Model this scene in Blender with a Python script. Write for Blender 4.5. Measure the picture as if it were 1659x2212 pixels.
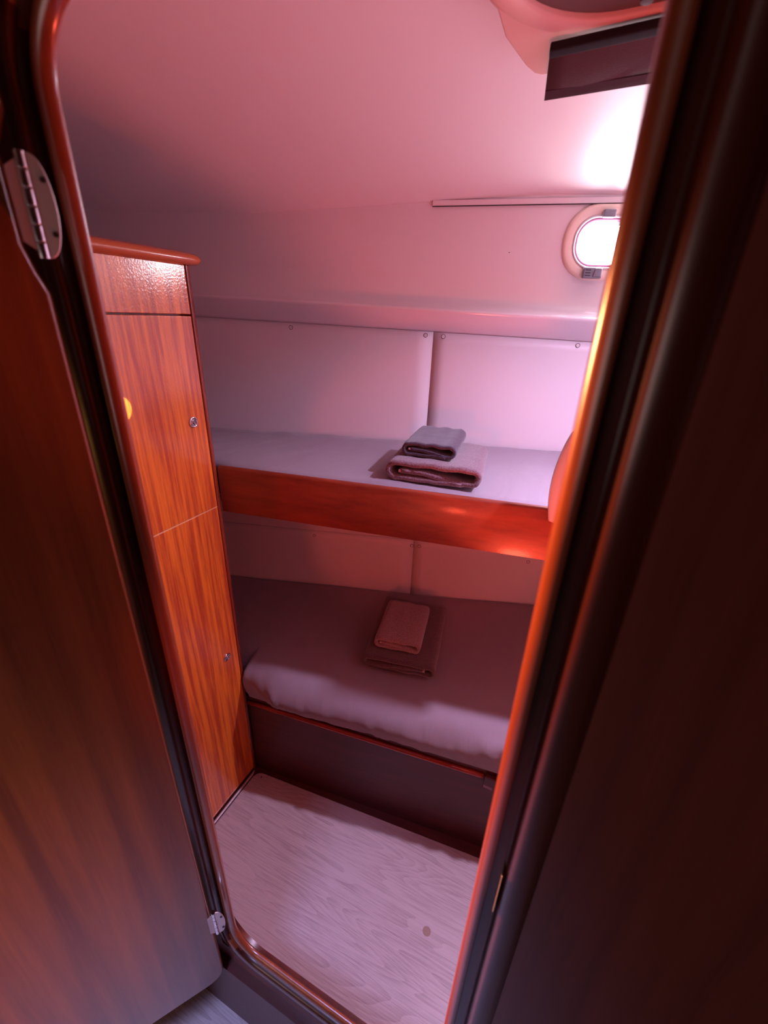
import bpy, bmesh, math, random
from mathutils import Vector, Matrix, noise
for o in list(bpy.data.objects): bpy.data.objects.remove(o)
S = bpy.context.scene
COL = S.collection
random.seed(4)
# ------------------------------------------------------------------ camera
cam_d = bpy.data.cameras.new('camera'); cam = bpy.data.objects.new('camera', cam_d); COL.objects.link(cam)
S.camera = cam
def _v(x, y, z): return Vector((x, y, z))
FPX = 930.0
down = _v(755-829.5, 3150-1106, FPX).normalized()
fwd = _v(1310-829.5, 680-1106, FPX).normalized()
Zc = -down; Yc = (fwd - Zc*fwd.dot(Zc)).normalized(); Xc = Yc.cross(Zc)
R = Matrix((Xc, Yc, Zc))                       # camera (right, down, forward) -> world
right, dn, fw = R.col[0], R.col[1], R.col[2]
M = Matrix.Identity(4)
for i in range(3):
    M[i][0] = right[i]; M[i][1] = -dn[i]; M[i][2] = -fw[i]
M[2][3] = 1.5
cam.matrix_world = M
cam_d.sensor_fit = 'HORIZONTAL'; cam_d.sensor_width = 36.0; cam_d.lens = 36.0*FPX/1659
cam_d.clip_start = 0.01; cam_d.clip_end = 100
cam_d.dof.use_dof = True; cam_d.dof.focus_distance = 1.15; cam_d.dof.aperture_fstop = 5.0
# ------------------------------------------------------------------ light
S.view_settings.view_transform = 'Standard'; S.view_settings.look = 'None'
S.view_settings.gamma = 1.0; S.view_settings.exposure = 0.0
S.cycles.use_denoising = True
S.cycles.max_bounces = 10; S.cycles.diffuse_bounces = 6; S.cycles.glossy_bounces = 5; S.cycles.transparent_max_bounces = 10
S.cycles.sample_clamp_indirect = 4.0
W = bpy.data.worlds.new('sky'); S.world = W; W.use_nodes = True
W.node_tree.nodes['Background'].inputs[0].default_value = (0.86, 0.88, 1.0, 1)
W.node_tree.nodes['Background'].inputs[1].default_value = 4.0
def lamp(name, kind, loc, aim, energy, color, size=0.1, size_y=None, spread=None, shape=None, spot=None):
    d = bpy.data.lights.new(name, kind); o = bpy.data.objects.new(name, d); COL.objects.link(o)
    o.location = loc
    o.rotation_euler = (Vector(aim)-Vector(loc)).to_track_quat('-Z', 'Y').to_euler()
    d.energy = energy; d.color = color
    if kind == 'AREA':
        d.shape = shape or ('RECTANGLE' if size_y else 'SQUARE'); d.size = size
        if size_y: d.size_y = size_y
        if spread: d.spread = spread
    if kind == 'SPOT':
        d.spot_size = spot[0]; d.spot_blend = spot[1]; d.shadow_soft_size = size
    return o
HB = Vector((-1.148, 1.096, 0)); HD = Vector((0.955, 0.297, 0)).normalized(); HN = Vector((0.297, -0.955, 0)).normalized()
def hp(x, u, z):                               # a point of the hull side at world x, u toward the cabin, height z
    t = (x - HB.x)/HD.x
    p = HB + HD*t + HN*u
    return Vector((p.x, p.y, z))
pc = hp(0.078, -0.0075, 1.690)
lamp('porthole_daylight', 'AREA', pc, pc + HN, 4.1, (1.0, 0.91, 1.0), 0.385, 0.100, shape='ELLIPSE').visible_camera = True
lamp('added_cabin_fill', 'AREA', (0.33, 0.975, 1.85), (0.0, 0.70, 0), 9.6, (0.82, 0.62, 1.0), 0.045, 0.045, spread=math.radians(125))  # added source without a fixture; lights the floor and sets the bunk shadows
rs = Vector((0.07, 0.37, 0.74))
lamp('added_red_fill_upper', 'SPOT', rs, rs + Vector((0.40, 0.17, 0.90)), 22.0, (1.0, 0.11, 0.06), 0.05, spot=(math.radians(142), 0.22))  # added red source inside the right jamb, no fixture; reddens the ceiling
lamp('added_red_fill_saloon', 'SPOT', (-0.05, -0.55, 1.15), (-0.36, 0.95, 0.98), 16.0, (1.0, 0.10, 0.05), 0.05, spot=(math.radians(33), 0.35))  # added spot behind the camera; throws the red band through the doorway
lamp('added_jamb_fill', 'AREA', (-0.785, 0.400, 0.95), (0.0, 0.300, 0.95), 1.9, (1.0, 0.34, 0.13), 0.05, 1.10, spread=math.radians(16))  # added emitter hidden beside the wardrobe, warms the right jamb lip
lamp('added_bulkhead_fill', 'AREA', (-1.1, -1.9, 1.2), (0.3, 0.3, 1.0), 5.0, (1.0, 0.74, 0.70), 0.9)  # added fill behind the camera to lift the foreground bulkhead
lamp('added_saloon_floor_fill', 'AREA', (-0.35, -0.40, 1.92), (-0.50, -0.02, 0), 2.6, (0.44, 0.48, 1.0), 0.30, spread=math.radians(50))  # added source, no opening above it; gives the saloon floor its bluish light
wl = Vector((0.75, -0.75, 0.62))
lamp('added_door_fill', 'SPOT', wl, Vector((-0.72, -0.18, 0.66)), 90.0, (1.0, 0.52, 0.12), 0.06, spot=(math.radians(44), 1.0))  # added spot, no fixture; puts the warm glow on the open door
sp_aim = Vector((-0.815, 0.552, 1.318)); sp_src = Vector((-0.10, 0.62, 1.84))
lamp('added_disc_spot', 'SPOT', sp_src, sp_aim, 150.0, (1.0, 0.82, 0.42), 0.0005, spot=(2*math.atan(0.020/(sp_aim-sp_src).length), 0.25))  # added narrow spot that makes the small yellow disc on the wardrobe
# ------------------------------------------------------------------ materials
def mat(name):
    m = bpy.data.materials.new(name); m.use_nodes = True
    return m, m.node_tree, m.node_tree.nodes['Principled BSDF']
def N(t, typ, **k):
    n = t.nodes.new(typ)
    for a, b in k.items(): setattr(n, a, b)
    return n
def setin(n, **k):
    for a, b in k.items(): n.inputs[a].default_value = b
def plain(name, col, rough=0.5, metal=0.0, bump=0.0, bscale=300, coat=0.0):
    m, t, p = mat(name)
    p.inputs['Base Color'].default_value = (*col, 1); p.inputs['Roughness'].default_value = rough
    p.inputs['Metallic'].default_value = metal; p.inputs['Coat Weight'].default_value = coat
    p.inputs['Coat Roughness'].default_value = 0.05
    if bump:
        tc = N(t, 'ShaderNodeTexCoord'); n = N(t, 'ShaderNodeTexNoise'); setin(n, Scale=bscale, Detail=3.0)
        b = N(t, 'ShaderNodeBump'); setin(b, Strength=bump, Distance=0.001)
        t.links.new(tc.outputs['Object'], n.inputs['Vector']); t.links.new(n.outputs['Fac'], b.inputs['Height'])
        t.links.new(b.outputs['Normal'], p.inputs['Normal'])
    return m
def wood(name, axis, dark, light, rough=0.22, coat=0.6, peel=0.25, stripe=42.0, coat_rough=0.12, contrast=1.0):
    m, t, p = mat(name)
    tc = N(t, 'ShaderNodeTexCoord'); mp = N(t, 'ShaderNodeMapping')
    sc = [stripe, stripe, stripe]; sc['xyz'.index(axis)] = stripe*0.035
    mp.inputs['Scale'].default_value = sc
    t.links.new(tc.outputs['Object'], mp.inputs['Vector'])
    n1 = N(t, 'ShaderNodeTexNoise'); setin(n1, Scale=1.0, Detail=4.0, Roughness=0.55, Distortion=0.35)
    t.links.new(mp.outputs[0], n1.inputs['Vector'])
    mp2 = N(t, 'ShaderNodeMapping'); sc2 = [stripe*11]*3; sc2['xyz'.index(axis)] = stripe*0.5
    mp2.inputs['Scale'].default_value = sc2; t.links.new(tc.outputs['Object'], mp2.inputs['Vector'])
    n2 = N(t, 'ShaderNodeTexNoise'); setin(n2, Scale=1.0, Detail=3.0); t.links.new(mp2.outputs[0], n2.inputs['Vector'])
    r = N(t, 'ShaderNodeValToRGB'); e = r.color_ramp.elements
    e[0].position = 0.5-0.16/contrast; e[0].color = (*dark, 1); e[1].position = 0.5+0.16/contrast; e[1].color = (*light, 1)
    mix = N(t, 'ShaderNodeMath', operation='MULTIPLY_ADD'); mix.inputs[1].default_value = 0.22; 
    sub = N(t, 'ShaderNodeMath', operation='SUBTRACT'); sub.inputs[1].default_value = 0.5
    t.links.new(n2.outputs['Fac'], sub.inputs[0]); t.links.new(sub.outputs[0], mix.inputs[0]); t.links.new(n1.outputs['Fac'], mix.inputs[2])
    t.links.new(mix.outputs[0], r.inputs['Fac']); t.links.new(r.outputs['Color'], p.inputs['Base Color'])
    p.inputs['Roughness'].default_value = rough; p.inputs['Coat Weight'].default_value = coat
    p.inputs['Coat Roughness'].default_value = coat_rough
    n3 = N(t, 'ShaderNodeTexNoise'); setin(n3, Scale=260.0, Detail=2.0); t.links.new(tc.outputs['Object'], n3.inputs['Vector'])
    b = N(t, 'ShaderNodeBump'); setin(b, Strength=peel, Distance=0.0008); t.links.new(n3.outputs['Fac'], b.inputs['Height'])
    t.links.new(b.outputs['Normal'], p.inputs['Normal']); t.links.new(b.outputs['Normal'], p.inputs['Coat Normal'])
    return m
MAHOG_L = (0.86, 0.205, 0.016); MAHOG_D = (0.50, 0.066, 0.012)
m_ward = wood('wardrobe_mahogany', 'z', MAHOG_D, MAHOG_L, rough=0.5, coat=0.62, peel=0.30, stripe=95, coat_rough=0.15, contrast=1.3)
m_ward.node_tree.nodes['Principled BSDF'].inputs['Coat IOR'].default_value = 2.0
m_post = wood('solid_mahogany', 'z', (0.16, 0.018, 0.010), (0.27, 0.040, 0.014), peel=0.05)
m_cap = wood('cap_mahogany', 'y', (0.38, 0.075, 0.018), (0.52, 0.115, 0.025), peel=0.05, coat_rough=0.08)
m_board = wood('board_mahogany', 'x', (0.17, 0.022, 0.010), (0.29, 0.048, 0.016), stripe=45, peel=0.08, contrast=0.8, coat=0.15, rough=0.4)
m_base = wood('base_mahogany', 'x', (0.060, 0.008, 0.006), (0.095, 0.013, 0.008), rough=0.45, peel=0.05, stripe=40, coat=0.15, coat_rough=0.3)
m_frame = wood('frame_mahogany', 'z', (0.055, 0.008, 0.005), (0.095, 0.015, 0.007), rough=0.28, coat=0.8, peel=0.02, stripe=60, coat_rough=0.26)
m_lip_lit = wood('lit_lip_mahogany', 'z', (0.20, 0.038, 0.014), (0.30, 0.062, 0.020), rough=0.28, coat=0.8, peel=0.02, stripe=60, coat_rough=0.22)  # frame wood lightened so the lip's lit orange strip is in the colour
m_door = wood('door_mahogany', 'z', (0.085, 0.016, 0.005), (0.19, 0.045, 0.010), rough=0.3, coat=0.7, peel=0.08, stripe=30, coat_rough=0.16, contrast=0.8)
m_panel = wood('bulkhead_mahogany', 'z', (0.16, 0.036, 0.026), (0.24, 0.056, 0.036), rough=0.35, coat=0.5, peel=0.08, stripe=30, coat_rough=0.22)
m_vinyl = plain('white_vinyl', (0.74, 0.69, 0.72), 0.42, bump=0.12, bscale=420)
m_ceil = plain('ceiling_vinyl', (0.76, 0.70, 0.71), 0.40, bump=0.10, bscale=380)
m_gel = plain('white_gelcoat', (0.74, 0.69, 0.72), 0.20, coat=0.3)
m_beige = plain('cream_plastic', (0.82, 0.66, 0.56), 0.4)
m_grey = plain('grey_plastic', (0.20, 0.20, 0.24), 0.35)
m_dark = plain('dark_gap', (0.02, 0.012, 0.012), 0.7)
m_black = plain('black_rod', (0.006, 0.004, 0.006), 0.9)
m_chrome = plain('chrome', (0.80, 0.76, 0.78), 0.12, metal=1.0)
m_steel = plain('brushed_steel', (0.72, 0.62, 0.62), 0.5, metal=0.85)
m_pink = plain('pink_gasket', (0.72, 0.30, 0.55), 0.4)
m_shade = plain('dark_brown_cloth', (0.060, 0.022, 0.022), 0.8, bump=0.3, bscale=500)
m_hem = plain('dark_red_cloth', (0.035, 0.006, 0.008), 0.7)
m_hatch = plain('hatch_liner', (0.62, 0.34, 0.28), 0.5)
m_blind = plain('hatch_blind_cloth', (0.50, 0.10, 0.06), 0.7)
def fabric(name, col, scale=900, strength=0.3, wr=0.0):
    m, t, p = mat(name)
    p.inputs['Base Color'].default_value = (*col, 1); p.inputs['Roughness'].default_value = 0.85
    p.inputs['Sheen Weight'].default_value = 0.25
    tc = N(t, 'ShaderNodeTexCoord'); n = N(t, 'ShaderNodeTexNoise'); setin(n, Scale=scale, Detail=2.0)
    t.links.new(tc.outputs['Object'], n.inputs['Vector'])
    b = N(t, 'ShaderNodeBump'); setin(b, Strength=strength, Distance=0.001); t.links.new(n.outputs['Fac'], b.inputs['Height'])
    if wr:
        mp = N(t, 'ShaderNodeMapping'); mp.inputs['Scale'].default_value = (26, 7, 10); mp.inputs['Rotation'].default_value = (0, 0, 0.5)
        t.links.new(tc.outputs['Object'], mp.inputs['Vector'])
        n2 = N(t, 'ShaderNodeTexNoise'); setin(n2, Scale=1.0, Detail=3.0, Distortion=1.0); t.links.new(mp.outputs[0], n2.inputs['Vector'])
        b2 = N(t, 'ShaderNodeBump'); setin(b2, Strength=wr, Distance=0.004); t.links.new(n2.outputs['Fac'], b2.inputs['Height'])
        t.links.new(b.outputs['Normal'], b2.inputs['Normal']); t.links.new(b2.outputs['Normal'], p.inputs['Normal'])
    else:
        t.links.new(b.outputs['Normal'], p.inputs['Normal'])
    return m
m_sheet = fabric('grey_sheet', (0.27, 0.225, 0.265), 1200, 0.15, wr=0.45)
def terry(name, col):
    m, t, p = mat(name)
    tc = N(t, 'ShaderNodeTexCoord'); n = N(t, 'ShaderNodeTexNoise'); setin(n, Scale=330.0, Detail=3.0, Roughness=0.7)
    t.links.new(tc.outputs['Object'], n.inputs['Vector'])
    r = N(t, 'ShaderNodeValToRGB'); e = r.color_ramp.elements
    e[0].position = 0.35; e[0].color = (*[c*0.55 for c in col], 1); e[1].position = 0.62; e[1].color = (*[min(1, c*1.25) for c in col], 1)
    t.links.new(n.outputs['Fac'], r.inputs['Fac']); t.links.new(r.outputs['Color'], p.inputs['Base Color'])
    p.inputs['Roughness'].default_value = 1.0; p.inputs['Sheen Weight'].default_value = 0.5; p.inputs['Specular IOR Level'].default_value = 0.1
    b = N(t, 'ShaderNodeBump'); setin(b, Strength=0.9, Distance=0.003); t.links.new(n.outputs['Fac'], b.inputs['Height'])
    t.links.new(b.outputs['Normal'], p.inputs['Normal'])
    return m
m_tw_mid = terry('mauve_grey_terry', (0.21, 0.135, 0.165)); m_tw_dark = terry('dark_grey_terry', (0.060, 0.045, 0.075))
m_tw_brown = terry('brown_terry', (0.12, 0.07, 0.08)); m_tw_pale = terry('pale_terry', (0.30, 0.20, 0.22))
m_hemtape = plain('pale_hem', (0.60, 0.42, 0.42), 0.8)
def oak(name, c0, c1):
    m, t, p = mat(name)
    tc = N(t, 'ShaderNodeTexCoord')
    mp = N(t, 'ShaderNodeMapping'); mp.inputs['Scale'].default_value = (1.3, 11.0, 1.0); mp.inputs['Rotation'].default_value = (0, 0, -0.12)
    t.links.new(tc.outputs['Object'], mp.inputs['Vector'])
    n0 = N(t, 'ShaderNodeTexNoise'); setin(n0, Scale=1.0, Detail=1.5, Distortion=0.25); t.links.new(mp.outputs[0], n0.inputs['Vector'])
    # cathedral grain : contour lines of a stretched noise field
    mu = N(t, 'ShaderNodeMath', operation='MULTIPLY'); mu.inputs[1].default_value = 22.0; t.links.new(n0.outputs['Fac'], mu.inputs[0])
    fr = N(t, 'ShaderNodeMath', operation='FRACT'); t.links.new(mu.outputs[0], fr.inputs[0])
    mp2 = N(t, 'ShaderNodeMapping'); mp2.inputs['Scale'].default_value = (9.0, 330.0, 1.0); mp2.inputs['Rotation'].default_value = (0, 0, -0.12)
    t.links.new(tc.outputs['Object'], mp2.inputs['Vector'])
    n1 = N(t, 'ShaderNodeTexNoise'); setin(n1, Scale=1.0, Detail=4.0, Roughness=0.7); t.links.new(mp2.outputs[0], n1.inputs['Vector'])
    ad = N(t, 'ShaderNodeMath', operation='MULTIPLY_ADD'); ad.inputs[1].default_value = 0.17
    t.links.new(fr.outputs[0], ad.inputs[0]); t.links.new(n1.outputs['Fac'], ad.inputs[2])
    n3 = N(t, 'ShaderNodeTexNoise'); setin(n3, Scale=4.0, Detail=2.0); t.links.new(tc.outputs['Object'], n3.inputs['Vector'])
    ad2 = N(t, 'ShaderNodeMath', operation='MULTIPLY_ADD'); ad2.inputs[1].default_value = 0.45
    t.links.new(n3.outputs['Fac'], ad2.inputs[0]); t.links.new(ad.outputs[0], ad2.inputs[2])
    r = N(t, 'ShaderNodeValToRGB'); e = r.color_ramp.elements
    e[0].position = 0.50; e[0].color = (*c0, 1); e[1].position = 0.90; e[1].color = (*c1, 1)
    t.links.new(ad2.outputs[0], r.inputs['Fac']); t.links.new(r.outputs['Color'], p.inputs['Base Color'])
    p.inputs['Roughness'].default_value = 0.38
    b = N(t, 'ShaderNodeBump'); setin(b, Strength=0.25, Distance=0.0006); t.links.new(n1.outputs['Fac'], b.inputs['Height'])
    t.links.new(b.outputs['Normal'], p.inputs['Normal'])
    return m
m_oak = oak('pale_oak_laminate', (0.30, 0.22, 0.22), (0.50, 0.41, 0.41))
m_glass, t_, p_ = mat('porthole_glass')
t_.nodes.remove(p_)
tr = N(t_, 'ShaderNodeBsdfTransparent'); gl = N(t_, 'ShaderNodeBsdfGlossy'); gl.inputs['Roughness'].default_value = 0.02
mx = N(t_, 'ShaderNodeMixShader'); mx.inputs[0].default_value = 0.06
t_.links.new(tr.outputs[0], mx.inputs[1]); t_.links.new(gl.outputs[0], mx.inputs[2])
t_.links.new(mx.outputs[0], t_.nodes['Material Output'].inputs['Surface'])
# ------------------------------------------------------------------ helpers
def obj(name, bm, m, parent=None, smooth=False, bevel=0.0, seg=2, recalc=True):
    if recalc: bmesh.ops.recalc_face_normals(bm, faces=bm.faces)
    me = bpy.data.meshes.new(name); bm.to_mesh(me); bm.free()
    o = bpy.data.objects.new(name, me); COL.objects.link(o)
    me.materials.append(m)
    if smooth:
        for p in me.polygons: p.use_smooth = True
    if bevel:
        b = o.modifiers.new('bevel', 'BEVEL'); b.width = bevel; b.segments = seg; b.limit_method = 'ANGLE'
        for p in me.polygons: p.use_smooth = True
        w = o.modifiers.new('wn', 'WEIGHTED_NORMAL'); w.keep_sharp = True
    if parent: o.parent = parent
    return o
def empty(name, loc=(0, 0, 0)):
    o = bpy.data.objects.new(name, None); COL.objects.link(o); o.location = loc; o.empty_display_size = 0.05
    return o
def adopt(parent, *kids):
    bpy.context.view_layer.update()
    for k in kids:
        mw = k.matrix_world.copy(); k.parent = parent; k.matrix_parent_inverse = parent.matrix_world.inverted(); k.matrix_world = mw
def tag(o, label=None, cat=None, group=None, kind=None):
    if label: o['label'] = label
    if cat: o['category'] = cat
    if group: o['group'] = group
    if kind: o['kind'] = kind
    return o
def prism(bm, pts, vec):
    """closed polygon pts (3D) swept by vec"""
    vec = Vector(vec)
    a = [bm.verts.new(p) for p in pts]; b = [bm.verts.new(Vector(p)+vec) for p in pts]
    bm.faces.new(a); bm.faces.new(list(reversed(b)))
    n = len(pts)
    for i in range(n): bm.faces.new((a[i], b[i], b[(i+1) % n], a[(i+1) % n]))
def box(bm, x0, x1, y0, y1, z0, z1):
    prism(bm, [(x0, y0, z0), (x1, y0, z0), (x1, y1, z0), (x0, y1, z0)], (0, 0, z1-z0))
def obox(bm, p, q, nrm, th, z0, z1):
    """upright slab along p->q (xy) with thickness th along nrm"""
    p = Vector((p[0], p[1], 0)); q = Vector((q[0], q[1], 0)); n = Vector((nrm[0], nrm[1], 0)).normalized()*th
    prism(bm, [p+Vector((0, 0, z0)), q+Vector((0, 0, z0)), q+n+Vector((0, 0, z0)), p+n+Vector((0, 0, z0))], (0, 0, z1-z0))
def rrect(w, h, r, seg=8):
    """rounded rectangle outline centred at 0, counter-clockwise; returns (pt, normal)"""
    out = []
    for cx, cy, a0 in ((w/2-r, h/2-r, 0), (-w/2+r, h/2-r, 90), (-w/2+r, -h/2+r, 180), (w/2-r, -h/2+r, 270)):
        for k in range(seg+1):
            a = math.radians(a0 + 90*k/seg)
            out.append(((cx+r*math.cos(a), cy+r*math.sin(a)), (math.cos(a), math.sin(a))))
    return out
def sweep_ring(bm, ring, prof, place):
    """ring: [(p,n)]; prof: closed [(s,d)]; place(px+nx*s, py+ny*s, d) -> 3D"""
    rows = []
    for (p, n) in ring:
        rows.append([bm.verts.new(place(p[0]+n[0]*s, p[1]+n[1]*s, d)) for s, d in prof])
    m, k = len(rows), len(prof)
    for i in range(m):
        for j in range(k):
            bm.faces.new((rows[i][j], rows[(i+1) % m][j], rows[(i+1) % m][(j+1) % k], rows[i][(j+1) % k]))
def loft(bm, rows, closed=False, caps=False):
    vs = [[bm.verts.new(p) for p in r] for r in rows]
    k = len(rows[0])
    for i in range(len(vs)-1):
        for j in range(k if closed else k-1):
            bm.faces.new((vs[i][j], vs[i+1][j], vs[i+1][(j+1) % k], vs[i][(j+1) % k]))
    if caps:
        bm.faces.new(list(reversed(vs[0]))); bm.faces.new(vs[-1])
    return vs
def cyl(bm, c, ax, r, h, seg=24, r2=None):
    ax = Vector(ax).normalized(); c = Vector(c)
    u = ax.orthogonal().normalized(); v = ax.cross(u)
    r2 = r if r2 is None else r2
    A = [bm.verts.new(c+(u*math.cos(2*math.pi*i/seg)+v*math.sin(2*math.pi*i/seg))*r) for i in range(seg)]
    B = [bm.verts.new(c+ax*h+(u*math.cos(2*math.pi*i/seg)+v*math.sin(2*math.pi*i/seg))*r2) for i in range(seg)]
    bm.faces.new(list(reversed(A))); bm.faces.new(B)
    for i in range(seg): bm.faces.new((A[i], A[(i+1) % seg], B[(i+1) % seg], B[i]))
def torus(bm, c, ax, R_, r, seg=32, sub=8):
    ax = Vector(ax).normalized(); c = Vector(c); u = ax.orthogonal().normalized(); v = ax.cross(u)
    g = []
    for i in range(seg):
        a = 2*math.pi*i/seg; d = u*math.cos(a)+v*math.sin(a)
        g.append([bm.verts.new(c+d*(R_+r*math.cos(2*math.pi*j/sub))+ax*r*math.sin(2*math.pi*j/sub)) for j in range(sub)])
    for i in range(seg):
        for j in range(sub): bm.faces.new((g[i][j], g[(i+1) % seg][j], g[(i+1) % seg][(j+1) % sub], g[i][(j+1) % sub]))
def carve(o, cut_bm):
    """cut a closed shape out of o for good"""
    me = bpy.data.meshes.new('cut'); cut_bm.normal_update(); bmesh.ops.recalc_face_normals(cut_bm, faces=cut_bm.faces); cut_bm.to_mesh(me); cut_bm.free()
    c = bpy.data.objects.new('cut', me); COL.objects.link(c)
    b = o.modifiers.new('b', 'BOOLEAN'); b.operation = 'DIFFERENCE'; b.object = c; b.solver = 'EXACT'
    bpy.context.view_layer.update()
    new = bpy.data.meshes.new_from_object(o.evaluated_get(bpy.context.evaluated_depsgraph_get()))
    o.modifiers.clear(); o.data = new
    bpy.data.objects.remove(c)
BX0, BX1 = -1.75, 0.42     # cabin from left to right
# ------------------------------------------------------------------ the setting : floors
bm = bmesh.new(); box(bm, BX0-0.1, BX1+0.1, 0.318, 1.75, -0.06, -0.006)
tag(obj('floor', bm, m_base), kind='structure')
bm = bmesh.new(); box(bm, -1.5, 1.4, -2.2, 0.272, -0.08, -0.03)
tag(obj('floor_saloon', bm, m_oak), kind='structure')
# lift-out sole panel of pale oak with rounded corners
def floor_outline():
    P = [(-0.803, 0.33), (0.36, 0.33), (0.36, 0.872), (-0.800, 0.752)]
    out = []; r = 0.030
    for i in range(4):
        a = Vector(P[i]); p = Vector(P[i-1]); n = Vector(P[(i+1) % 4])
        d0 = (p-a).normalized(); d1 = (n-a).normalized()
        for k in range(7):
            t = k/6; q0 = a+d0*r; q1 = a+d1*r
            out.append(((1-t)**2*q0+2*t*(1-t)*a+t*t*q1))
    return out
bm = bmesh.new(); prism(bm, [(p.x, p.y, -0.006) for p in floor_outline()], (0, 0, 0.008))
fp = obj('floor_panel', bm, m_oak, bevel=0.002)
tag(fp, 'pale oak laminate sole panel with rounded corners inside the cabin', 'floor panel')
bm = bmesh.new(); cyl(bm, (-0.772, 0.740, 0.0015), (0, 0, 1), 0.0022, 0.0012, 12)
obj('screw_hole', bm, m_dark, fp)
bm = bmesh.new(); cyl(bm, (-0.10, 0.60, 0.0018), (0, 0, 1), 0.011, 0.0004, 20)
obj('stain', bm, plain('tan_stain', (0.30, 0.19, 0.14), 0.5), fp)
bm = bmesh.new(); prism(bm, [(-0.812, 0.33, -0.006), (-0.804, 0.33, -0.006), (-0.804, 0.735, -0.006), (-0.812, 0.752, -0.006)], (0, 0, 0.011))
tag(obj('trim_1', bm, m_steel, bevel=0.002), kind='structure')
# ------------------------------------------------------------------ hull side wall with porthole
def zc(x, y):      # deckhead height
    zb = 1.752 + 0.048*min(1, max(0, (x+0.95)/0.75))
    yb = hp(x, 0, 0).y
    t = min(1, max(0, (yb-y)/0.75))
    s = t if t < 1 else 1
    return zb + 0.155*math.sin(s*math.pi/2) - (0.012 if t <= 0 else 0)
def shelf_dz(x): return -0.0245*(x+1.15)
prof = [(-0.035, -0.02), (0.0, -0.02), (0.0, 1.20), (0.0, 1.4805), (0.010, 1.4825), (0.017, 1.488), (0.052, 1.530), (0.055, 1.5345), (0.0545, 1.5385), (0.048, 1.5425), (0.034, 1.548),
        (0.020, 1.557), (0.010, 1.574), (0.004, 1.596), (0.0, 1.62), (0.0, 1.90), (-0.035, 1.90)]
xs = [BX0-0.02+(BX1+0.04-BX0)*i/24 for i in range(25)]
bm = bmesh.new()
loft(bm, [[hp(x, u, z + (shelf_dz(x) if 1.3 < z < 1.61 else 0)) for u, z in prof] for x in xs], closed=True, caps=True)
wb = tag(obj('wall_back', bm, m_gel), kind='structure')
PX, PZ = 0.078, 1.694                          # porthole centre
PH = hp(PX, 0, PZ)
def ph(a, b, d): return PH + HD*a + Vector((0, 0, 1))*b + HN*d
cut = bmesh.new()
ring = rrect(0.401, 0.112, 0.050, 10)
prism(cut, [ph(p[0], p[1], -0.08) for p, n in ring], HN*0.16)
carve(wb, cut)
for p in wb.data.polygons: p.use_smooth = False
# smooth the ledge only
for p in wb.data.polygons:
    if 1.44 < p.center.z < 1.62 and p.normal.dot(HN) > 0.1: p.use_smooth = True
win = empty('window_1', PH); tag(win, kind='structure', label='rounded porthole in the hull side above the upper bunk')
kids = []
ring = rrect(0.411, 0.120, 0.054, 12)
bm = bmesh.new(); sweep_ring(bm, ring, [(0.0, -0.03), (0.0, 0.003), (0.004, 0.005), (0.018, 0.0075), (0.023, 0.0065), (0.027, 0.003), (0.027, 0.0005), (0.004, -0.03)], ph)
kids.append(obj('window_frame', bm, m_beige, smooth=True))
ring = rrect(0.401, 0.110, 0.049, 12)
bm = bmesh.new(); sweep_ring(bm, ring, [(0.0, -0.03), (0.0, 0.002), (0.006, 0.006), (0.008, -0.03)], ph)
o = obj('inner_ring', bm, m_gel, smooth=True); o['label'] = 'glossy white inner ring'; kids.append(o)
ring = rrect(0.390, 0.099, 0.044, 12)
bm = bmesh.new(); sweep_ring(bm, ring, [(0.0, -0.02), (0.001, 0.001), (0.005, 0.001), (0.006, -0.02)], ph)
o = obj('gasket', bm, m_pink, smooth=True); o['label'] = 'pink seal round the glass'; kids.append(o)
bm = bmesh.new(); prism(bm, [ph(p[0], p[1], -0.004) for p, n in rrect(0.400, 0.108, 0.048, 10)], HN*0.002)
kids.append(obj('glass', bm, m_glass))
def latch(a, b, w, h, d0=0.004, d1=0.020, ribs=0):
    bm = bmesh.new(); prism(bm, [ph(a-w/2, b-h/2, d0), ph(a+w/2, b-h/2, d0), ph(a+w/2, b+h/2, d0), ph(a-w/2, b+h/2, d0)], HN*(d1-d0))
    o = obj('latch', bm, m_grey, bevel=0.003); o['label'] = 'grey plastic latch'
    if ribs:
        bm = bmesh.new()
        for k in range(ribs):
            bb = b+h*0.25-k*h*0.25
            prism(bm, [ph(a-w*0.40, bb-0.0008, d1-0.0005), ph(a-w*0.12, bb-0.0008, d1-0.0005), ph(a-w*0.12, bb+0.0008, d1-0.0005), ph(a-w*0.40, bb+0.0008, d1-0.0005)], HN*0.0016)
        r = obj('grip_rib', bm, m_dark); adopt(o, r)
        bm = bmesh.new(); prism(bm, [ph(a+w*0.0, b-h*0.35, d1-0.002), ph(a+w*0.45, b-h*0.35, d1-0.002), ph(a+w*0.45, b+h*0.42, d1-0.002), ph(a+w*0.10, b+h*0.42, d1-0.002)], HN*0.005)
        r = obj('lever', bm, m_grey, bevel=0.002); adopt(o, r)
    return o
kids.append(latch(-0.146, -0.071, 0.048, 0.026, ribs=3))
kids.append(latch(-0.133, 0.062, 0.030, 0.018)); 
adopt(win, *kids)
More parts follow.
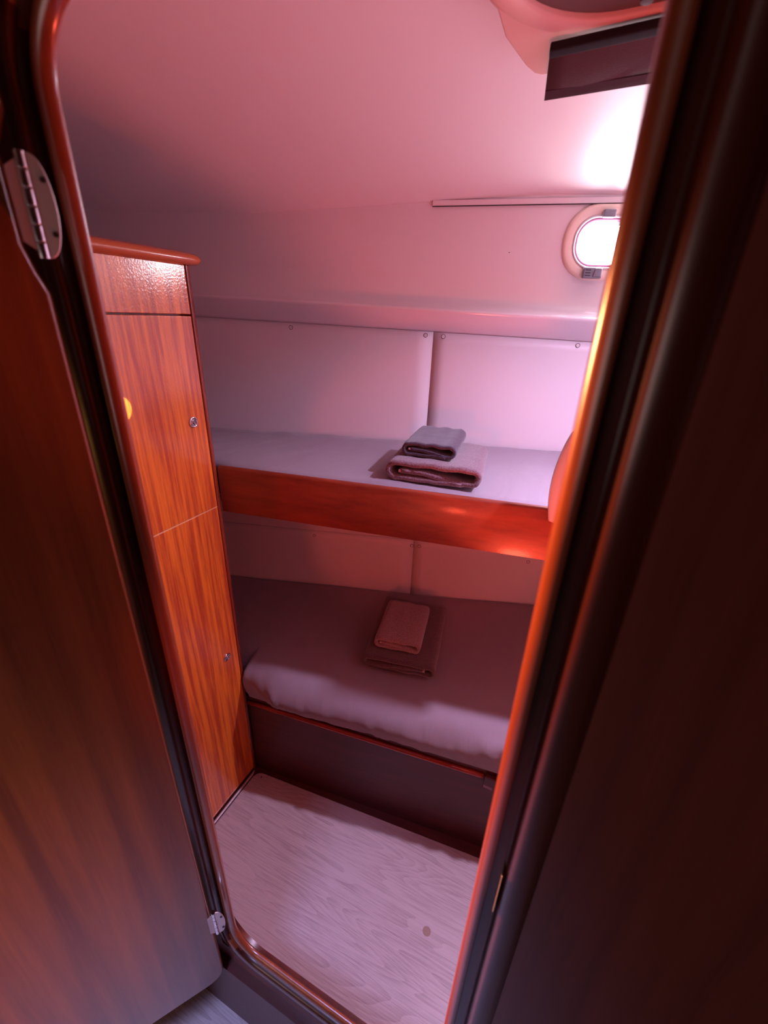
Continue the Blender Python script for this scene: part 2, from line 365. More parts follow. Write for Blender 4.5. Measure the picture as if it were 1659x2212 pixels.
# ------------------------------------------------------------------ deckhead (ceiling)
bm = bmesh.new(); NX, NY = 40, 30
low = []; up = []
for i in range(NX+1):
    x = BX0-0.03+(BX1+0.06-BX0)*i/NX; yb = hp(x, -0.025, 0).y
    rl = []; ru = []
    for j in range(NY+1):
        y = 0.30+(yb-0.30)*j/NY
        rl.append(bm.verts.new((x, y, zc(x, y)))); ru.append(bm.verts.new((x, y, 2.03)))
    low.append(rl); up.append(ru)
for i in range(NX):
    for j in range(NY):
        bm.faces.new((low[i][j], low[i][j+1], low[i+1][j+1], low[i+1][j])); bm.faces.new((up[i][j], up[i+1][j], up[i+1][j+1], up[i][j+1]))
for j in range(NY):
    bm.faces.new((low[0][j], up[0][j], up[0][j+1], low[0][j+1])); bm.faces.new((low[NX][j], low[NX][j+1], up[NX][j+1], up[NX][j]))
for i in range(NX):
    bm.faces.new((low[i][0], low[i+1][0], up[i+1][0], up[i][0])); bm.faces.new((low[i][NY], up[i][NY], up[i+1][NY], low[i+1][NY]))
tag(obj('ceiling', bm, m_ceil, smooth=True), kind='structure')
# trim strip under the deckhead, right half
bm = bmesh.new(); 
def strip(x0, x1, z0, z1, d, n=12):
    rows = []
    for i in range(n+1):
        x = x0+(x1-x0)*i/n; k = 0.010*min(1, max(0, (x-x0)/0.45))
        rows.append([hp(x, 0, z0+k), hp(x, d, z0+k), hp(x, d, z1+k), hp(x, 0, z1+k)])
    loft(bm, rows, closed=True, caps=True)
strip(-0.479, BX1, 1.7700, 1.7835, 0.006)
tag(obj('trim_2', bm, m_gel, bevel=0.001), kind='structure')
bm = bmesh.new(); strip(-0.479, BX1, 1.7692, 1.7704, 0.0068)
tag(obj('trim_3', bm, m_dark), kind='structure')
# left and right cabin ends, bulkhead to the saloon
bm = bmesh.new(); box(bm, BX0-0.03, BX0, 0.318, 1.3, -0.01, 1.95); tag(obj('wall_left', bm, m_gel), kind='structure')
bm = bmesh.new(); box(bm, BX1, BX1+0.03, 0.318, 1.75, -0.01, 1.95); tag(obj('wall_right', bm, m_vinyl), kind='structure')
# ------------------------------------------------------------------ doorway
FX0, FX1, FZ0, FZ1 = -0.4370, -0.0045, 0.292, 1.708
bm = bmesh.new()
for (a, b, c, d) in ((BX0-0.03, FX0-0.0395, -0.02, 1.95), (FX1+0.0395, 1.40, -0.02, 1.98), (FX0-0.0395, FX1+0.0395, -0.02, FZ0-0.0395), (FX0-0.0395, FX1+0.0395, FZ1+0.0395, 1.95)):
    box(bm, a, b, 0.288, 0.3175, c, d)
tag(obj('wall_front', bm, m_panel), kind='structure')
ring = rrect(FX1-FX0, FZ1-FZ0, 0.058, 12)
fcx, fcz = (FX0+FX1)/2, (FZ0+FZ1)/2
prof = [(0.0300, 0.3165), (0.0300, 0.3030), (0.002, 0.3015), (0.0004, 0.3003), (0.0, 0.2985)]
prof += [(0.0125*(1-math.cos(math.radians(a))), 0.2985-0.0095*math.sin(math.radians(a))) for a in range(8, 91, 8)] + [(0.0135, 0.2892), (0.0141, 0.2905)]
prof += [(0.0141, 0.3000), (0.0255, 0.3000), (0.0262, 0.2955), (0.0280, 0.2900), (0.0310, 0.2860), (0.0355, 0.2842), (0.042, 0.2838), (0.050, 0.2840), (0.0550, 0.2855), (0.0575, 0.2872), (0.0575, 0.2885), (0.0400, 0.2885), (0.0400, 0.3165)]
bm = bmesh.new(); sweep_ring(bm, ring, prof, lambda a, b, d: Vector((fcx+a, d, fcz+b)))
o = obj('trim_4', bm, m_frame, smooth=True); tag(o, kind='structure')
o.data.materials.append(m_lip_lit)
for i_, p in enumerate(o.data.polygons):       # the thin lip bead takes the lightened wood, its lit strip painted in
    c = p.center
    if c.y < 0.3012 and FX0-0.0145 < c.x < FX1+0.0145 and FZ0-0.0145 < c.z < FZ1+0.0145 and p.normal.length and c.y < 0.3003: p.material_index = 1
es = o.modifiers.new('e', 'EDGE_SPLIT'); es.split_angle = math.radians(50)
# plinth below the sill, saloon side
bm = bmesh.new(); box(bm, -1.2, 1.35, 0.2700, 0.2885, -0.03, 0.200)
tag(obj('baseboard_front', bm, m_base), kind='structure')
# ------------------------------------------------------------------ cabin door, swung open into the saloon
door = empty('door_1', (-0.450, 0.262, 0.19)); tag(door, kind='structure', label='glossy mahogany cabin door standing open at the left')
D = Vector((-0.565, -0.825, 0)).normalized(); Dn = Vector((D.y, -D.x, 0)); Dn = -Dn if Dn.x < 0 else Dn   # Dn faces the camera side (+x)
H0 = Vector((-0.452, 0.262, 0))
def dr(u, n, z): return H0 + D*u + Dn*n + Vector((0, 0, z))
out = []
r = 0.035
for (cu, cz, a0) in ((0.46-r, 1.73-r, 0), (0+r, 1.73-r, 90), (0+r, 0.20+r, 180), (0.46-r, 0.20+r, 270)):
    for k in range(7):
        a = math.radians(a0+15*k); out.append((cu+r*math.cos(a), cz+r*math.sin(a)))
# notch for the upper hinge in the hinge-side edge (between the 90deg and 180deg corners)
notch = [(0.0, 1.640), (0.004, 1.630), (0.011, 1.612), (0.011, 1.545), (0.006, 1.525), (0.0, 1.508)]
out = out[:14] + notch + out[14:]
bm = bmesh.new(); prism(bm, [dr(u, 0, z) for u, z in out], Dn*(-0.022))
dpan = obj('door_panel', bm, m_door, bevel=0.0035, seg=3)
# ------------------------------------------------------------------ hinges
def hinge(zc_, h, x0, y0, lab):
    hg = empty('hinge', (x0, y0, zc_))
    ks = []
    bm = bmesh.new(); n = 6
    for k in range(n):
        z0 = zc_-h/2+h*k/n
        cyl(bm, (x0, y0, z0+0.0006), (0, 0, 1), 0.0042, h/n-0.0012, 16)
    o = obj('knuckle', bm, m_chrome, bevel=0.0004); ks.append(o)
    # D-shaped leaf on the frame side
    d = Vector((0.78, 0.62, 0)).normalized(); nn = Vector((d.y, -d.x, 0))
    pts = []
    for k in range(17):
        a = -math.pi/2+math.pi*k/16
        pts.append(Vector((x0, y0, zc_))+d*(0.003+0.0145*math.cos(a)**0.8 if math.cos(a) > 0 else 0.003)+Vector((0, 0, h*0.49*math.sin(a))))
    bm = bmesh.new(); prism(bm, pts, nn*0.0016)
    leaf = obj('leaf', bm, m_steel, bevel=0.0005); ks.append(leaf)
    for s in (-0.25, 0.25):
        bm = bmesh.new(); c = Vector((x0, y0, zc_+h*s))+d*0.0125+nn*0.0014
        cyl(bm, c, nn, 0.0022, 0.0012, 14); o = obj('screw', bm, m_dark); adopt(leaf, o)
    # leaf on the door side
    bm = bmesh.new(); 
    prism(bm, [Vector((x0, y0, zc_-h/2+0.003)), Vector((x0, y0, zc_+h/2-0.003)), Vector((x0, y0, zc_+h/2-0.012))+D*0.012, Vector((x0, y0, zc_-h/2+0.012))+D*0.012], Dn*0.0015)
    ks.append(obj('door_leaf', bm, m_steel))
    adopt(hg, *ks); tag(hg, lab, None)
    return hg
h1 = hinge(1.571, 0.074, -0.438, 0.258, 'chrome upper hinge'); h2 = hinge(0.435, 0.074, -0.440, 0.262, 'chrome lower hinge')
adopt(door, dpan, h1, h2)
# strike plate on the right jamb
bm = bmesh.new(); prism(bm, [(0.0212, 0.2855, 0.905), (0.0212, 0.3080, 0.905), (0.0212, 0.3080, 0.975), (0.0212, 0.2855, 0.975)], (-0.0012, 0, 0))
tag(obj('strike_plate', bm, m_steel, bevel=0.0004), 'small pale metal strike plate on the right door jamb', 'strike plate')
# ------------------------------------------------------------------ wardrobe
wd = empty('wardrobe', (-0.815, 0.55, 0)); tag(wd, 'tall orange mahogany wardrobe with two doors left of the bunks', 'wardrobe')
ks = []
bm = bmesh.new(); box(bm, -1.20, -0.8335, 0.3195, 0.768, 0.0, 1.583)
ks.append(obj('body', bm, m_post))
def slab(name, z0, z1, mm=m_ward):
    bm = bmesh.new(); box(bm, -0.833, -0.815, 0.33, 0.7515, z0, z1); return obj(name, bm, mm, bevel=0.0015)
ks.append(slab('top_panel', 1.4895, 1.583))
du = slab('door', 1.0355, 1.4862); dl = slab('door', 0.012, 1.0335)
ks += [du, dl]
bm = bmesh.new(); box(bm, -0.833, -0.8154, 0.33, 0.7515, 1.0333, 1.0357)
o = obj('pale_edge', bm, plain('pale_edge', (0.75, 0.42, 0.20), 0.4)); o['label'] = 'pale line between the doors'; ks.append(o)
bm = bmesh.new(); box(bm, -0.833, -0.8165, 0.33, 0.754, 0.0, 0.0125); ks.append(obj('plinth', bm, m_base))
# rounded corner post
bm = bmesh.new(); pr = [(-0.8335, 0.7520), (-0.8150, 0.7520), (-0.8125, 0.7535)] + [(-0.8285+0.0165*math.cos(math.radians(a)), 0.7542+0.0165*math.sin(math.radians(a))) for a in (0, 18, 36, 54, 72, 90)] + [(-0.8335, 0.7707)]
prism(bm, [(x, y, 0.0) for x, y in pr], (0, 0, 1.583))
ks.append(obj('corner_post', bm, m_post, bevel=0.001))
# overhanging cap with rounded nose
bm = bmesh.new()
rows = []
pf = [(-0.40, 0.0), (0.0, 0.0), (0.007, 0.002), (0.011, 0.007), (0.012, 0.012), (0.009, 0.018), (0.002, 0.0225), (-0.012, 0.026), (-0.40, 0.026)]
for y, k in ((0.320, 1), (0.70, 1), (0.765, 1), (0.780, 0.92), (0.787, 0.7), (0.790, 0.4)):
    zm = 0.013
    rows.append([(-0.812+(dx if dx > -0.3 else dx)-(1-k)*0.008*(1 if dx > -0.3 else 0), y, 1.583+zm+(dz-zm)*k) for dx, dz in pf])
loft(bm, rows, closed=True, caps=True)
ks.append(obj('top', bm, m_cap, smooth=True)); ks[-1].modifiers.new('e', 'EDGE_SPLIT').split_angle = math.radians(55)
def knob(y, z, zlab, half=False):
    bm = bmesh.new(); c = Vector((-0.815, y, z))
    torus(bm, c+Vector((0.0015, 0, 0)), (1, 0, 0), 0.0105, 0.0022, 36, 10)
    cyl(bm, c, (1, 0, 0), 0.0100, 0.0015, 32)
    o = obj('knob', bm, m_chrome, smooth=True); o.modifiers.new('e', 'EDGE_SPLIT').split_angle = math.radians(60)
    bm = bmesh.new(); cyl(bm, c+Vector((0.001, 0, 0)), (1, 0, 0), 0.0070, 0.003, 28, 0.0060)
    prism(bm, [c+Vector((0.004, -0.006, 0.005)), c+Vector((0.004, -0.0035, 0.0065)), c+Vector((0.004, 0.006, -0.0045)), c+Vector((0.004, 0.004, -0.006))], (0.0035, 0, 0))
    p = obj('button', bm, m_chrome, bevel=0.0006); adopt(o, p)
    return o
k1 = knob(0.7145, 1.262, ''); adopt(du, k1)
k2 = knob(0.7085, 0.562, ''); adopt(dl, k2)
adopt(wd, *ks)
# ------------------------------------------------------------------ padded liner panels on the hull side
def liner(x0, x1, z0, z1l, z1r, label, buttons, grp):
    bm = bmesh.new(); nx, nz = 24, 14; T = 0.007
    g = []
    for i in range(nx+1):
        a = i/nx; x = x0+(x1-x0)*a; zt = z1l+(z1r-z1l)*a
        col = []
        for j in range(nz+1):
            b = j/nz; z = z0+(zt-z0)*b
            e = min(a*(x1-x0), (1-a)*(x1-x0), b*(zt-z0), (1-b)*(zt-z0))
            bul = T*min(1, 0.82+e/0.006*0.18)
            for bx, bz in buttons: bul -= 0.0018*math.exp(-(((x-bx)**2+(z-bz)**2)/0.016**2))
            col.append(bm.verts.new(hp(x, bul, z)))
        g.append(col)
    for i in range(nx):
        for j in range(nz): bm.faces.new((g[i][j], g[i+1][j], g[i+1][j+1], g[i][j+1]))
    edge = [g[i][0] for i in range(nx+1)]+[g[nx][j] for j in range(1, nz+1)]+[g[i][nz] for i in range(nx-1, -1, -1)]+[g[0][j] for j in range(nz-1, 0, -1)]
    back = [bm.verts.new(v.co-HN*(v.co-hp(v.co.x, 0, 0)).dot(HN)+HN*0.0003) for v in edge]
    n = len(edge)
    for k in range(n): bm.faces.new((edge[k], back[k], back[(k+1) % n], edge[(k+1) % n]))
    bm.faces.new(list(reversed(back)))
    o = obj('liner_panel', bm, m_vinyl, smooth=True); tag(o, label, 'wall panel', grp)
    for bx, bz in buttons:
        bm = bmesh.new(); c = hp(bx, 0.0052, bz); cyl(bm, c, HN, 0.0052, 0.0016, 24)
        q = obj('screw_cover', bm, m_gel, bevel=0.0006); torus_bm = bmesh.new(); torus(torus_bm, hp(bx, 0.0064, bz), HN, 0.0056, 0.0007, 28, 6)
        rg = obj('cover_rim', torus_bm, m_dark, smooth=True); adopt(q, rg); adopt(o, q)
    return o
liner(-1.60, -0.4525, 1.06, 1.4885, 1.4625, 'long pale vinyl liner panel above the upper bunk, left of the seam', [(-0.868, 1.459), (-0.474, 1.4525), (-1.25, 1.467)], 'vinyl liner panels on the hull side')
liner(-0.4510, 0.40, 1.06, 1.4622, 1.4415, 'pale vinyl liner panel above the upper bunk, right of the seam', [(-0.424, 1.451), (-0.058, 1.442), (0.30, 1.432)], 'vinyl liner panels on the hull side')
liner(-1.60, -0.4665, 0.40, 0.765, 0.765, 'vinyl liner panel between the bunks, left of the seam', [(-0.821, 0.746), (-0.474+0.002, 0.742), (-1.25, 0.746)], 'vinyl liner panels on the hull side')
liner(-0.4650, 0.40, 0.40, 0.765, 0.765, 'vinyl liner panel between the bunks, right of the seam', [(-0.4465, 0.743), (-0.075, 0.722), (0.30, 0.72)], 'vinyl liner panels on the hull side')
# thin shadow line under the ledge
# ------------------------------------------------------------------ upper bunk
def ub(x): return 0.772 + 0.1805*(x+0.815)       # y of the fiddle board's face at x
bunk = empty('upper_bunk', (-0.2, ub(-0.2), 1.0)); tag(bunk, 'upper bunk shelf with red mahogany lee board below the dark towels', 'bunk')
ks = []
bm = bmesh.new(); rows = []
pf = [(0.0, 1.013), (0.0, 1.131), (0.003, 1.1355), (0.0085, 1.138), (0.0145, 1.1370), (0.018, 1.132), (0.018, 1.013)]
for i in range(13):
    x = -0.8185 + (0.415+0.8185)*i/12
    rows.append([(x, ub(x)+d, z) for d, z in pf])
loft(bm, rows, closed=True, caps=True)
o = obj('lee_board', bm, m_board, smooth=True); o.modifiers.new('e', 'EDGE_SPLIT').split_angle = math.radians(50); ks.append(o)
bm = bmesh.new()
prism(bm, [(-0.8185, ub(-0.8185)+0.019, 1.03), (0.415, ub(0.415)+0.019, 1.03), Vector((*hp(0.415, 0.009, 0).xy, 1.03)), Vector((*hp(-1.60, 0.009, 0).xy, 1.03)), (-1.60, 0.79, 1.03)], (0, 0, 0.018))
ks.append(obj('bunk_base', bm, m_vinyl))
# riser that sweeps up from the board's end against the right jamb
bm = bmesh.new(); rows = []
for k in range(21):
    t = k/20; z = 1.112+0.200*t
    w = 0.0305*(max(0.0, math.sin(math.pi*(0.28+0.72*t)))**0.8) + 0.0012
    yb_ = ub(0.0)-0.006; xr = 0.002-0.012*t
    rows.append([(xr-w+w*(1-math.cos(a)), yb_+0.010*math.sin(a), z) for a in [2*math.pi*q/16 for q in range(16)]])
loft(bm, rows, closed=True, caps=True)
ks.append(obj('riser', bm, m_gel, smooth=True)); ks[-1]['label'] = 'curved glossy end piece with its pale reflection painted in'  # white gelcoat stands in for the reflection on varnished wood
adopt(bunk, *ks)
def sheet_bed(name, front, back, rows_fn, nx, x0, x1, label, seed=0):
    bm = bmesh.new(); rows = []
    for i in range(nx+1):
        x = x0+(x1-x0)*i/nx
        rows.append(rows_fn(x, i))
    loft(bm, rows, closed=False, caps=False)
    k = len(rows[0])
    # underside closes the block
    bm.verts.ensure_lookup_table()
    for i in range(nx):
        a = bm.verts[i*k]; b = bm.verts[(i+1)*k]; c = bm.verts[(i+1)*k+k-1]; d = bm.verts[i*k+k-1]
        bm.faces.new((a, d, c, b))
    bm.faces.new([bm.verts[j] for j in range(k)]); bm.faces.new([bm.verts[nx*k+j] for j in reversed(range(k))])
    return tag(obj(name, bm, m_sheet, smooth=True), label, 'mattress', 'bunk mattresses under grey sheets')
def up_rows(x, i):
    yf = ub(max(x, -0.8185))+0.0195 if x > -0.8185 else 0.80
    yb = hp(x, 0.008, 0).y - 0.004
    out = [(x, yf, 1.0485), (x, yf, 1.118), (x, yf+0.002, 1.1265), (x, yf+0.007, 1.1315)]
    for j in range(1, 15):
        t = j/15; y = yf+0.007+(yb-0.012-yf-0.007)*t
        z = 1.132+0.0045*noise.noise((x*5, y*5, 0.3))+0.002*noise.noise((x*22, y*14, 2.3))
        out.append((x, y, z))
    wv = 0.006*noise.noise((x*14, 0.7, 5.1))
    out += [(x, yb-0.010, 1.134+wv*0.6), (x, yb-0.001, 1.128+wv), (x, yb, 1.115), (x, yb, 1.0485)]
    return out
sheet_bed('upper_mattress', None, None, up_rows, 150, -1.55, 0.40, 'mattress in grey sheet filling the upper bunk')
# ------------------------------------------------------------------ lower bunk
def lb(x): return 0.768 + 0.128*(x+0.815)
lbk = empty('lower_bunk', (-0.2, lb(-0.2), 0)); tag(lbk, 'lower bunk base with dark mahogany front panel and thin red rail', 'bunk')
ks = []
bm = bmesh.new(); obox(bm, (-0.8165, lb(-0.8165)), (0.415, lb(0.415)), (0, 1), 0.018, -0.006, 0.345)
ks.append(obj('front_panel', bm, m_base))
bm = bmesh.new(); rows = []
for i in range(9):
    x = -0.812 + (-0.048+0.812)*i/8; c = lb(x)-0.001
    rows.append([(x, c+0.007*math.cos(a)-0.003, 0.322+0.008*math.sin(a)) for a in [2*math.pi*k/12 for k in range(12)]])
loft(bm, rows, closed=True, caps=True)
o = obj('rail', bm, wood('rail_mahogany', 'x', (0.30, 0.03, 0.015), (0.42, 0.055, 0.018), peel=0.05), smooth=True); o['label'] = 'thin glossy red rail'; ks.append(o)
bm = bmesh.new(); box(bm, -0.046, -0.012, lb(-0.03)-0.016, lb(-0.03)+0.0, 0.300, 0.336)
ks.append(obj('rail_end', bm, m_base, bevel=0.003))
bm = bmesh.new(); box(bm, -0.046, -0.018, lb(-0.03)-0.012, lb(-0.03)-0.001, 0.284, 0.299)
ks.append(obj('rail_bracket', bm, m_post, bevel=0.002))
bm = bmesh.new()
prism(bm, [(-0.8185, lb(-0.8185)+0.0185, 0.325), (0.415, lb(0.415)+0.0185, 0.325), Vector((*hp(0.415, 0.009, 0).xy, 0.325)), Vector((*hp(-1.60, 0.009, 0).xy, 0.325)), (-1.60, 0.79, 0.325)], (0, 0, 0.018))
ks.append(obj('bunk_base', bm, m_base))
adopt(lbk, *ks)
def low_rows(x, i):
    inside = x > -0.812
    a = min(1, max(0, (x+0.8)/0.8))
    sm = min(1, max(0, (x+0.815)/0.17)); sm = sm*sm*(3-2*sm)
    ye = (ub(x)-0.028-0.050*sm) if inside else 0.7745
    yl = lb(x)+0.002 if inside else 0.7760
    ztop = 0.496+0.004*a
    ze = 0.430 + 0.010*noise.noise((x*6, 0.4, 1.2)) + 0.022*max(0, (x+0.15)/0.15 if x < 0 else 1)**1.5 + (0.012*(1-sm) if inside else 0)
    zb = 0.346
    yb = hp(x, 0.008, 0).y - 0.003
    k = 1.0 if inside else 0.0
    out = [(x, yl+0.004, zb), (x, yl-0.006*k, zb+0.004)]
    prf = [(0.60, 0.25), (0.36, 0.45), (0.16, 0.70), (0.05, 0.88)]
    for q, (f, h) in enumerate(prf):
        z = zb+(ze-zb)*h; y = ye+(yl-ye)*f
        g = noise.noise((x*30+z*20, z*6, 3.1)) + 0.5*noise.noise((x*62+z*30, z*12, 7.1))
        env = 0.25+1.3*max(0, noise.noise((x*4.5, 2.0, 0.5))+0.25)
        out.append((x, y-0.012*g*env*(0.3+0.7*k), z+0.003*noise.noise((x*25, z*20, 9.0))))
    for d, z in ((0.0, ze), (0.003, ze+0.014), (0.011, ze+0.030), (0.024, ztop-0.022), (0.044, ztop-0.009), (0.068, ztop-0.002), (0.095, ztop)):
        fade = max(0, 1-(z-ze)/0.05)
        g = noise.noise((x*30+z*20, z*6, 3.1)) + 0.5*noise.noise((x*62+z*30, z*12, 7.1))
        env = 0.25+1.3*max(0, noise.noise((x*4.5, 2.0, 0.5))+0.25)
        out.append((x, ye+d-0.011*g*env*fade*(0.3+0.7*k), z+0.004*g*fade*env))
    for j in range(1, 22):
        t = j/22; y = ye+0.095+(yb-0.02-ye-0.095)*t
        z = ztop+0.045*t*t*(0.7+0.3*a)+0.004*noise.noise((x*4, y*5, 0.3))+0.0022*noise.noise((x*20+y*16, y*10, 2.3))*(1+2*max(0, x+0.3))
        out.append((x, y, z))
    wv = 0.010*noise.noise((x*3.5, 0.7, 8.1))
    out += [(x, yb-0.012, ztop+0.050*(0.7+0.3*a)+wv*0.8), (x, yb-0.001, ztop+0.040+wv), (x, yb, ztop), (x, yb, zb)]
    return out
sheet_bed('lower_mattress', None, None, low_rows, 220, -1.55, 0.40, 'thick mattress in grey sheet hanging over the lower bunk rail')
# ------------------------------------------------------------------ folded towels
def towel(name, w, dp, h, m, loc, rot, label, grp, tilt=0.0, seed=0, flip=1, hemlen=0.9, slump=0.0):
    th = h/3.35
    zl = [th*0.5, h*0.5-th*0.05, h-th*0.55]
    pts = []
    L = w/2
    # bottom layer from right hem to left loop, up into the top layer, right loop, back under as the middle layer
    xh = L*0.62
    for k in range(9): pts.append((xh-(xh+L-th*1.6)*k/8, zl[0]))
    cz = (zl[0]+zl[2])/2; rz = (zl[2]-zl[0])/2
    for k in range(1, 10):
        a = -math.pi/2-math.pi*k/10; pts.append((-L+th*1.6+th*1.15*math.cos(a), cz+rz*math.sin(a)))
    for k in range(0, 13): pts.append((-L+th*1.6+(2*L-th*3.2)*k/12, zl[2]+0.0012*math.sin(k*1.3+seed)))
    cz2 = (zl[0]*1.15+zl[2])/2; rz2 = (zl[2]-zl[0]*1.15)/2
    for k in range(1, 9):
        a = math.pi/2-math.pi*k/9; pts.append((L-th*1.6+th*1.15*math.cos(a), cz2+rz2*math.sin(a)))
    x1 = L-th*2.0
    for k in range(1, 12):
        t = k/11; pts.append((x1-(x1+L*0.66)*t, zl[0]*1.25+(zl[1]-zl[0]*1.25)*min(1, t*1.5)))
    pts = [Vector((flip*x, z)) for x, z in pts]
    def outline(k):
        n = len(pts); a = []; b = []
        for i, p in enumerate(pts):
            d = (pts[min(n-1, i+1)]-pts[max(0, i-1)]).normalized(); nn = Vector((-d.y, d.x))
            a.append(p+nn*th*0.46*k); b.append(p-nn*th*0.46*k)
        return a + list(reversed(b))
    bm = bmesh.new(); rows = []
    segs = 22
    for s in range(segs+1):
        t = s/segs
        k = 0.72 if s in (0, segs) else (0.93 if s in (1, segs-1) else 1.0)
        y = dp*(t if 0 < s < segs else (0.004/dp if s == 0 else 1-0.004/dp)); y = dp*t
        row = []
        for p in outline(k):
            lump = 0.10*th*noise.noise((p.x*40+seed, y*40, p.y*30)) + 0.05*th*noise.noise((p.x*150+seed, y*150, p.y*150))
            z = p.y + lump
            sag = 1-slump*(max(0, abs(t-0.5)*2-0.55)**2)*(0.5+0.5*(p.y/h))
            row.append((p.x*(1+0.02*noise.noise((y*14, seed, 1))), y + 0.004*noise.noise((p.x*25, p.y*60, seed+s*0.0)), max(0.0, z*sag)))
        rows.append(row)
    vs = [[bm.verts.new(p) for p in r] for r in rows]
    kk = len(rows[0]); half = kk//2
    for i in range(segs):
        for j in range(kk): bm.faces.new((vs[i][j], vs[i+1][j], vs[i+1][(j+1) % kk], vs[i][(j+1) % kk]))
    for row in (vs[0], vs[-1]):                 # end caps as a ribbon of quads
        for j in range(half-1): bm.faces.new((row[j], row[j+1], row[kk-2-j], row[kk-1-j]))
    o = obj(name, bm, m, smooth=True)
    o.location = loc; o.rotation_euler = (tilt, 0, rot)
    tag(o, label, 'towel', grp)
    # hem tapes at the two free ends of the cloth
    for idx, sg in ((0, 1), (len(pts)-1, -1)):
        p = pts[idx]; b2 = bmesh.new(); q = flip*sg
        box(b2, p.x-0.0005 if q > 0 else p.x-0.006, p.x+0.006 if q > 0 else p.x+0.0005, 0.001, dp-0.002, p.y-th*0.22, p.y+th*0.22)
        ho = obj('hem', b2, m_hemtape, bevel=0.001); ho.parent = o; ho['label'] = 'pale hem'
    return o
def ang(p, q): return math.atan2(q[1]-p[1], q[0]-p[0])
G1 = 'folded towels on the upper bunk'; G2 = 'folded towels on the lower bunk'
Zup = 1.1365
towel('bath_towel', 0.232, 0.235, 0.052, m_tw_mid, (-0.296, 0.925, Zup), 0.165, 'large mauve-grey folded bath towel on the upper bunk', None, seed=1)
towel('hand_towel', 0.135, 0.195, 0.036, m_tw_dark, (-0.322, 0.962, Zup+0.0525), 0.14, 'small dark grey folded towel on top of the upper bunk towel', None, seed=5)
towel('bath_towel', 0.225, 0.300, 0.042, m_tw_brown, (-0.352, 0.925, 0.520), 0.20, 'large dark brown folded bath towel on the lower bunk', None, seed=9, tilt=0.05, flip=-1)
towel('hand_towel', 0.145, 0.190, 0.040, m_tw_pale, (-0.372, 0.955, 0.570), 0.19, 'small pale folded towel on top of the lower bunk towel', None, seed=13, tilt=0.05)
# ------------------------------------------------------------------ deck hatch and its shade
hc = Vector((0.010, 0.665, 1.883))
hatch = empty('hatch', hc); tag(hatch, 'rounded deck hatch liner in the ceiling at the top right', 'hatch')
ks = []
def hpz(a, b, d): return Vector((hc.x+a, hc.y+b, hc.z+d))
bm = bmesh.new(); sweep_ring(bm, rrect(0.40, 0.40, 0.13, 12), [(0, 0.05), (0, 0.0), (0.004, -0.004), (0.028, -0.005), (0.036, -0.002), (0.041, 0.006), (0.042, 0.05)], hpz)
ks.append(obj('hatch_frame', bm, m_hatch, smooth=True))
bm = bmesh.new(); sweep_ring(bm, rrect(0.345, 0.345, 0.105, 12), [(0, 0.05), (0.0, 0.010), (0.0275, 0.004), (0.0275, 0.05)], hpz)
o = obj('gasket', bm, plain('olive_gasket', (0.10, 0.045, 0.03), 0.6)); o['label'] = 'dark olive seal'; ks.append(o)
bm = bmesh.new(); prism(bm, [hpz(p[0], p[1], 0.006) for p, n in rrect(0.347, 0.347, 0.105, 12)], (0, 0, 0.02))
ks.append(obj('blind', bm, m_blind, bevel=0.003)); ks[-1]['label'] = 'red-brown blind closed across the hatch'
bm = bmesh.new(); cyl(bm, hpz(-0.045, 0.178, -0.003), (0, 0, 1), 0.008, 0.012, 16)
ks.append(obj('catch', bm, plain('olive_plastic', (0.07, 0.05, 0.03), 0.5)))
bm = bmesh.new()
pts = [(-0.226, 0.120), (-0.178, 0.178), (-0.10, 0.215), (-0.10, 0.318), (-0.178, 0.320), (-0.192, 0.319), (-0.202, 0.310), (-0.212, 0.280), (-0.221, 0.230), (-0.228, 0.190)]
prism(bm, [hpz(a, b, -0.004) for a, b in pts], (0, 0, 0.016)); 
ks.append(obj('side_lug', bm, m_hatch, bevel=0.003))
adopt(hatch, *ks)
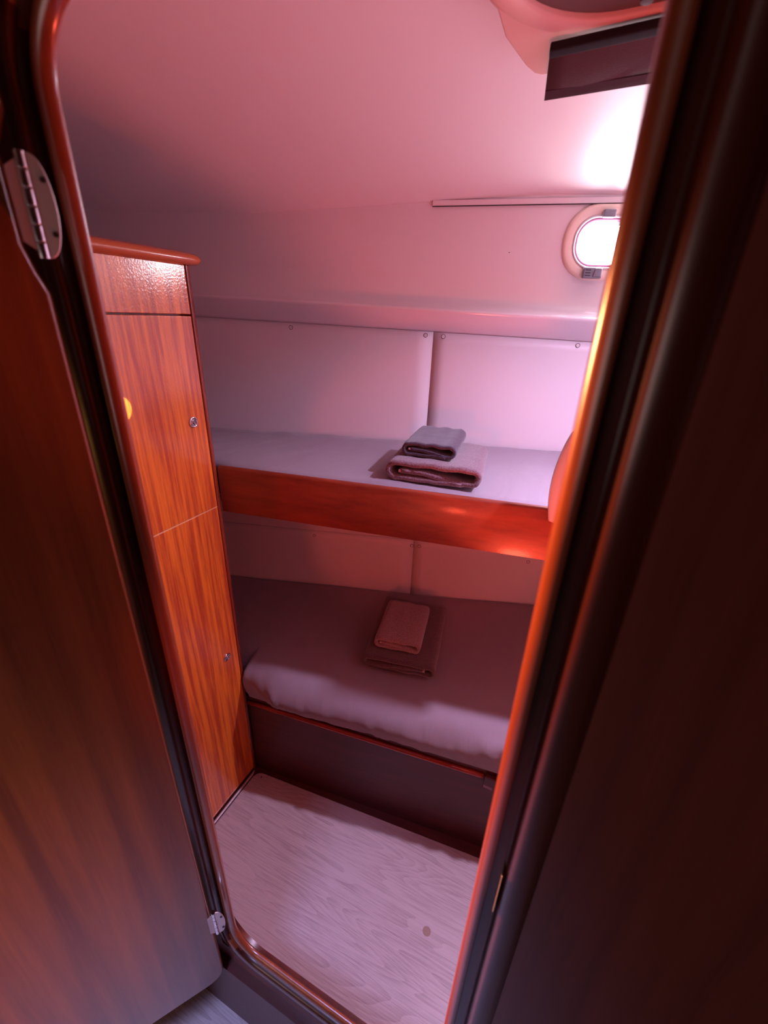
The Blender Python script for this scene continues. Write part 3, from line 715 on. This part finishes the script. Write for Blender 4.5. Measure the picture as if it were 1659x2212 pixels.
def flap():
    A = Vector((-0.155, 0.880, 1.8700)); B = Vector((0.16, 0.860, 1.8700)); C = Vector((0.15, 0.956, 1.842)); E_ = Vector((-0.168, 0.966, 1.842))
    bm = bmesh.new(); rows = []
    for i in range(13):
        s = i/12; row = []
        for j in range(9):
            t = j/8; p = A.lerp(B, s).lerp(E_.lerp(C, s), t); p.z -= 0.004*math.sin(t*math.pi) + 0.0015*math.sin(s*9); row.append(p)
        rows.append(row)
    low_ = [[bm.verts.new(p) for p in r] for r in rows]; upp = [[bm.verts.new(p+Vector((0, 0.0006, 0.0018))) for p in r] for r in rows]
    for i in range(12):
        for j in range(8):
            bm.faces.new((low_[i][j], low_[i][j+1], low_[i+1][j+1], low_[i+1][j])); bm.faces.new((upp[i][j], upp[i+1][j], upp[i+1][j+1], upp[i][j+1]))
    for i in range(12):
        bm.faces.new((low_[i][0], low_[i+1][0], upp[i+1][0], upp[i][0])); bm.faces.new((low_[i][8], upp[i][8], upp[i+1][8], low_[i+1][8]))
    for j in range(8):
        bm.faces.new((low_[0][j], upp[0][j], upp[0][j+1], low_[0][j+1])); bm.faces.new((low_[12][j], low_[12][j+1], upp[12][j+1], upp[12][j]))
    f = obj('fabric_blind', bm, m_shade, smooth=True)
    tag(f, 'dark brown cloth shade flap hanging from the hatch edge', 'shade')
    bm = bmesh.new()
    a, b, c, d = A.lerp(E_, 0.80), B.lerp(C, 0.80), C, E_
    prism(bm, [p+Vector((0, 0, -0.0022)) for p in (a, b, c, d)], (0, 0, -0.0014)); h = obj('hem', bm, m_hem); h['label'] = 'dark red hem'
    bm = bmesh.new()
    a, b, c, d = A+Vector((0, -0.004, 0)), B+Vector((0, -0.004, 0)), B.lerp(C, 0.12), A.lerp(E_, 0.12)
    prism(bm, [p+Vector((0, 0, 0.004)) for p in (a, b, c, d)], (0, 0, -0.011)); r_ = obj('rod', bm, m_black, bevel=0.002)
    adopt(f, h, r_)
flap()
# small dark screw hole in the deckhead and pin mark on the hull side
bm = bmesh.new(); cyl(bm, (-0.222, 0.86, zc(-0.222, 0.86)-0.0015), (0, 0, 1), 0.0032, 0.003, 10, 0.0026)
tag(obj('ceiling_screw', bm, m_dark), 'tiny dark screw in the ceiling left of the hatch', 'screw')
bm = bmesh.new(); cyl(bm, hp(-0.273, -0.0005, 1.668), HN, 0.0013, 0.0012, 10)
tag(obj('wall_pin', bm, m_dark), 'tiny dark pin mark on the hull side left of the porthole', 'pin')
# ------------------------------------------------------------------ saloon behind the camera
bm = bmesh.new(); box(bm, -1.55, -1.5, -2.2, 0.287, -0.03, 1.98); tag(obj('wall_saloon_left', bm, m_panel), kind='structure')
bm = bmesh.new(); box(bm, 1.35, 1.40, -2.2, 0.287, -0.03, 1.98); tag(obj('wall_saloon_right', bm, m_panel), kind='structure')
bm = bmesh.new(); box(bm, -1.55, 1.40, -2.25, -2.2, -0.03, 1.98); tag(obj('wall_saloon_aft', bm, m_panel), kind='structure')
bm = bmesh.new(); box(bm, -1.55, 1.40, -2.25, 0.298, 1.96, 2.0); tag(obj('ceiling_saloon', bm, m_panel), kind='structure')
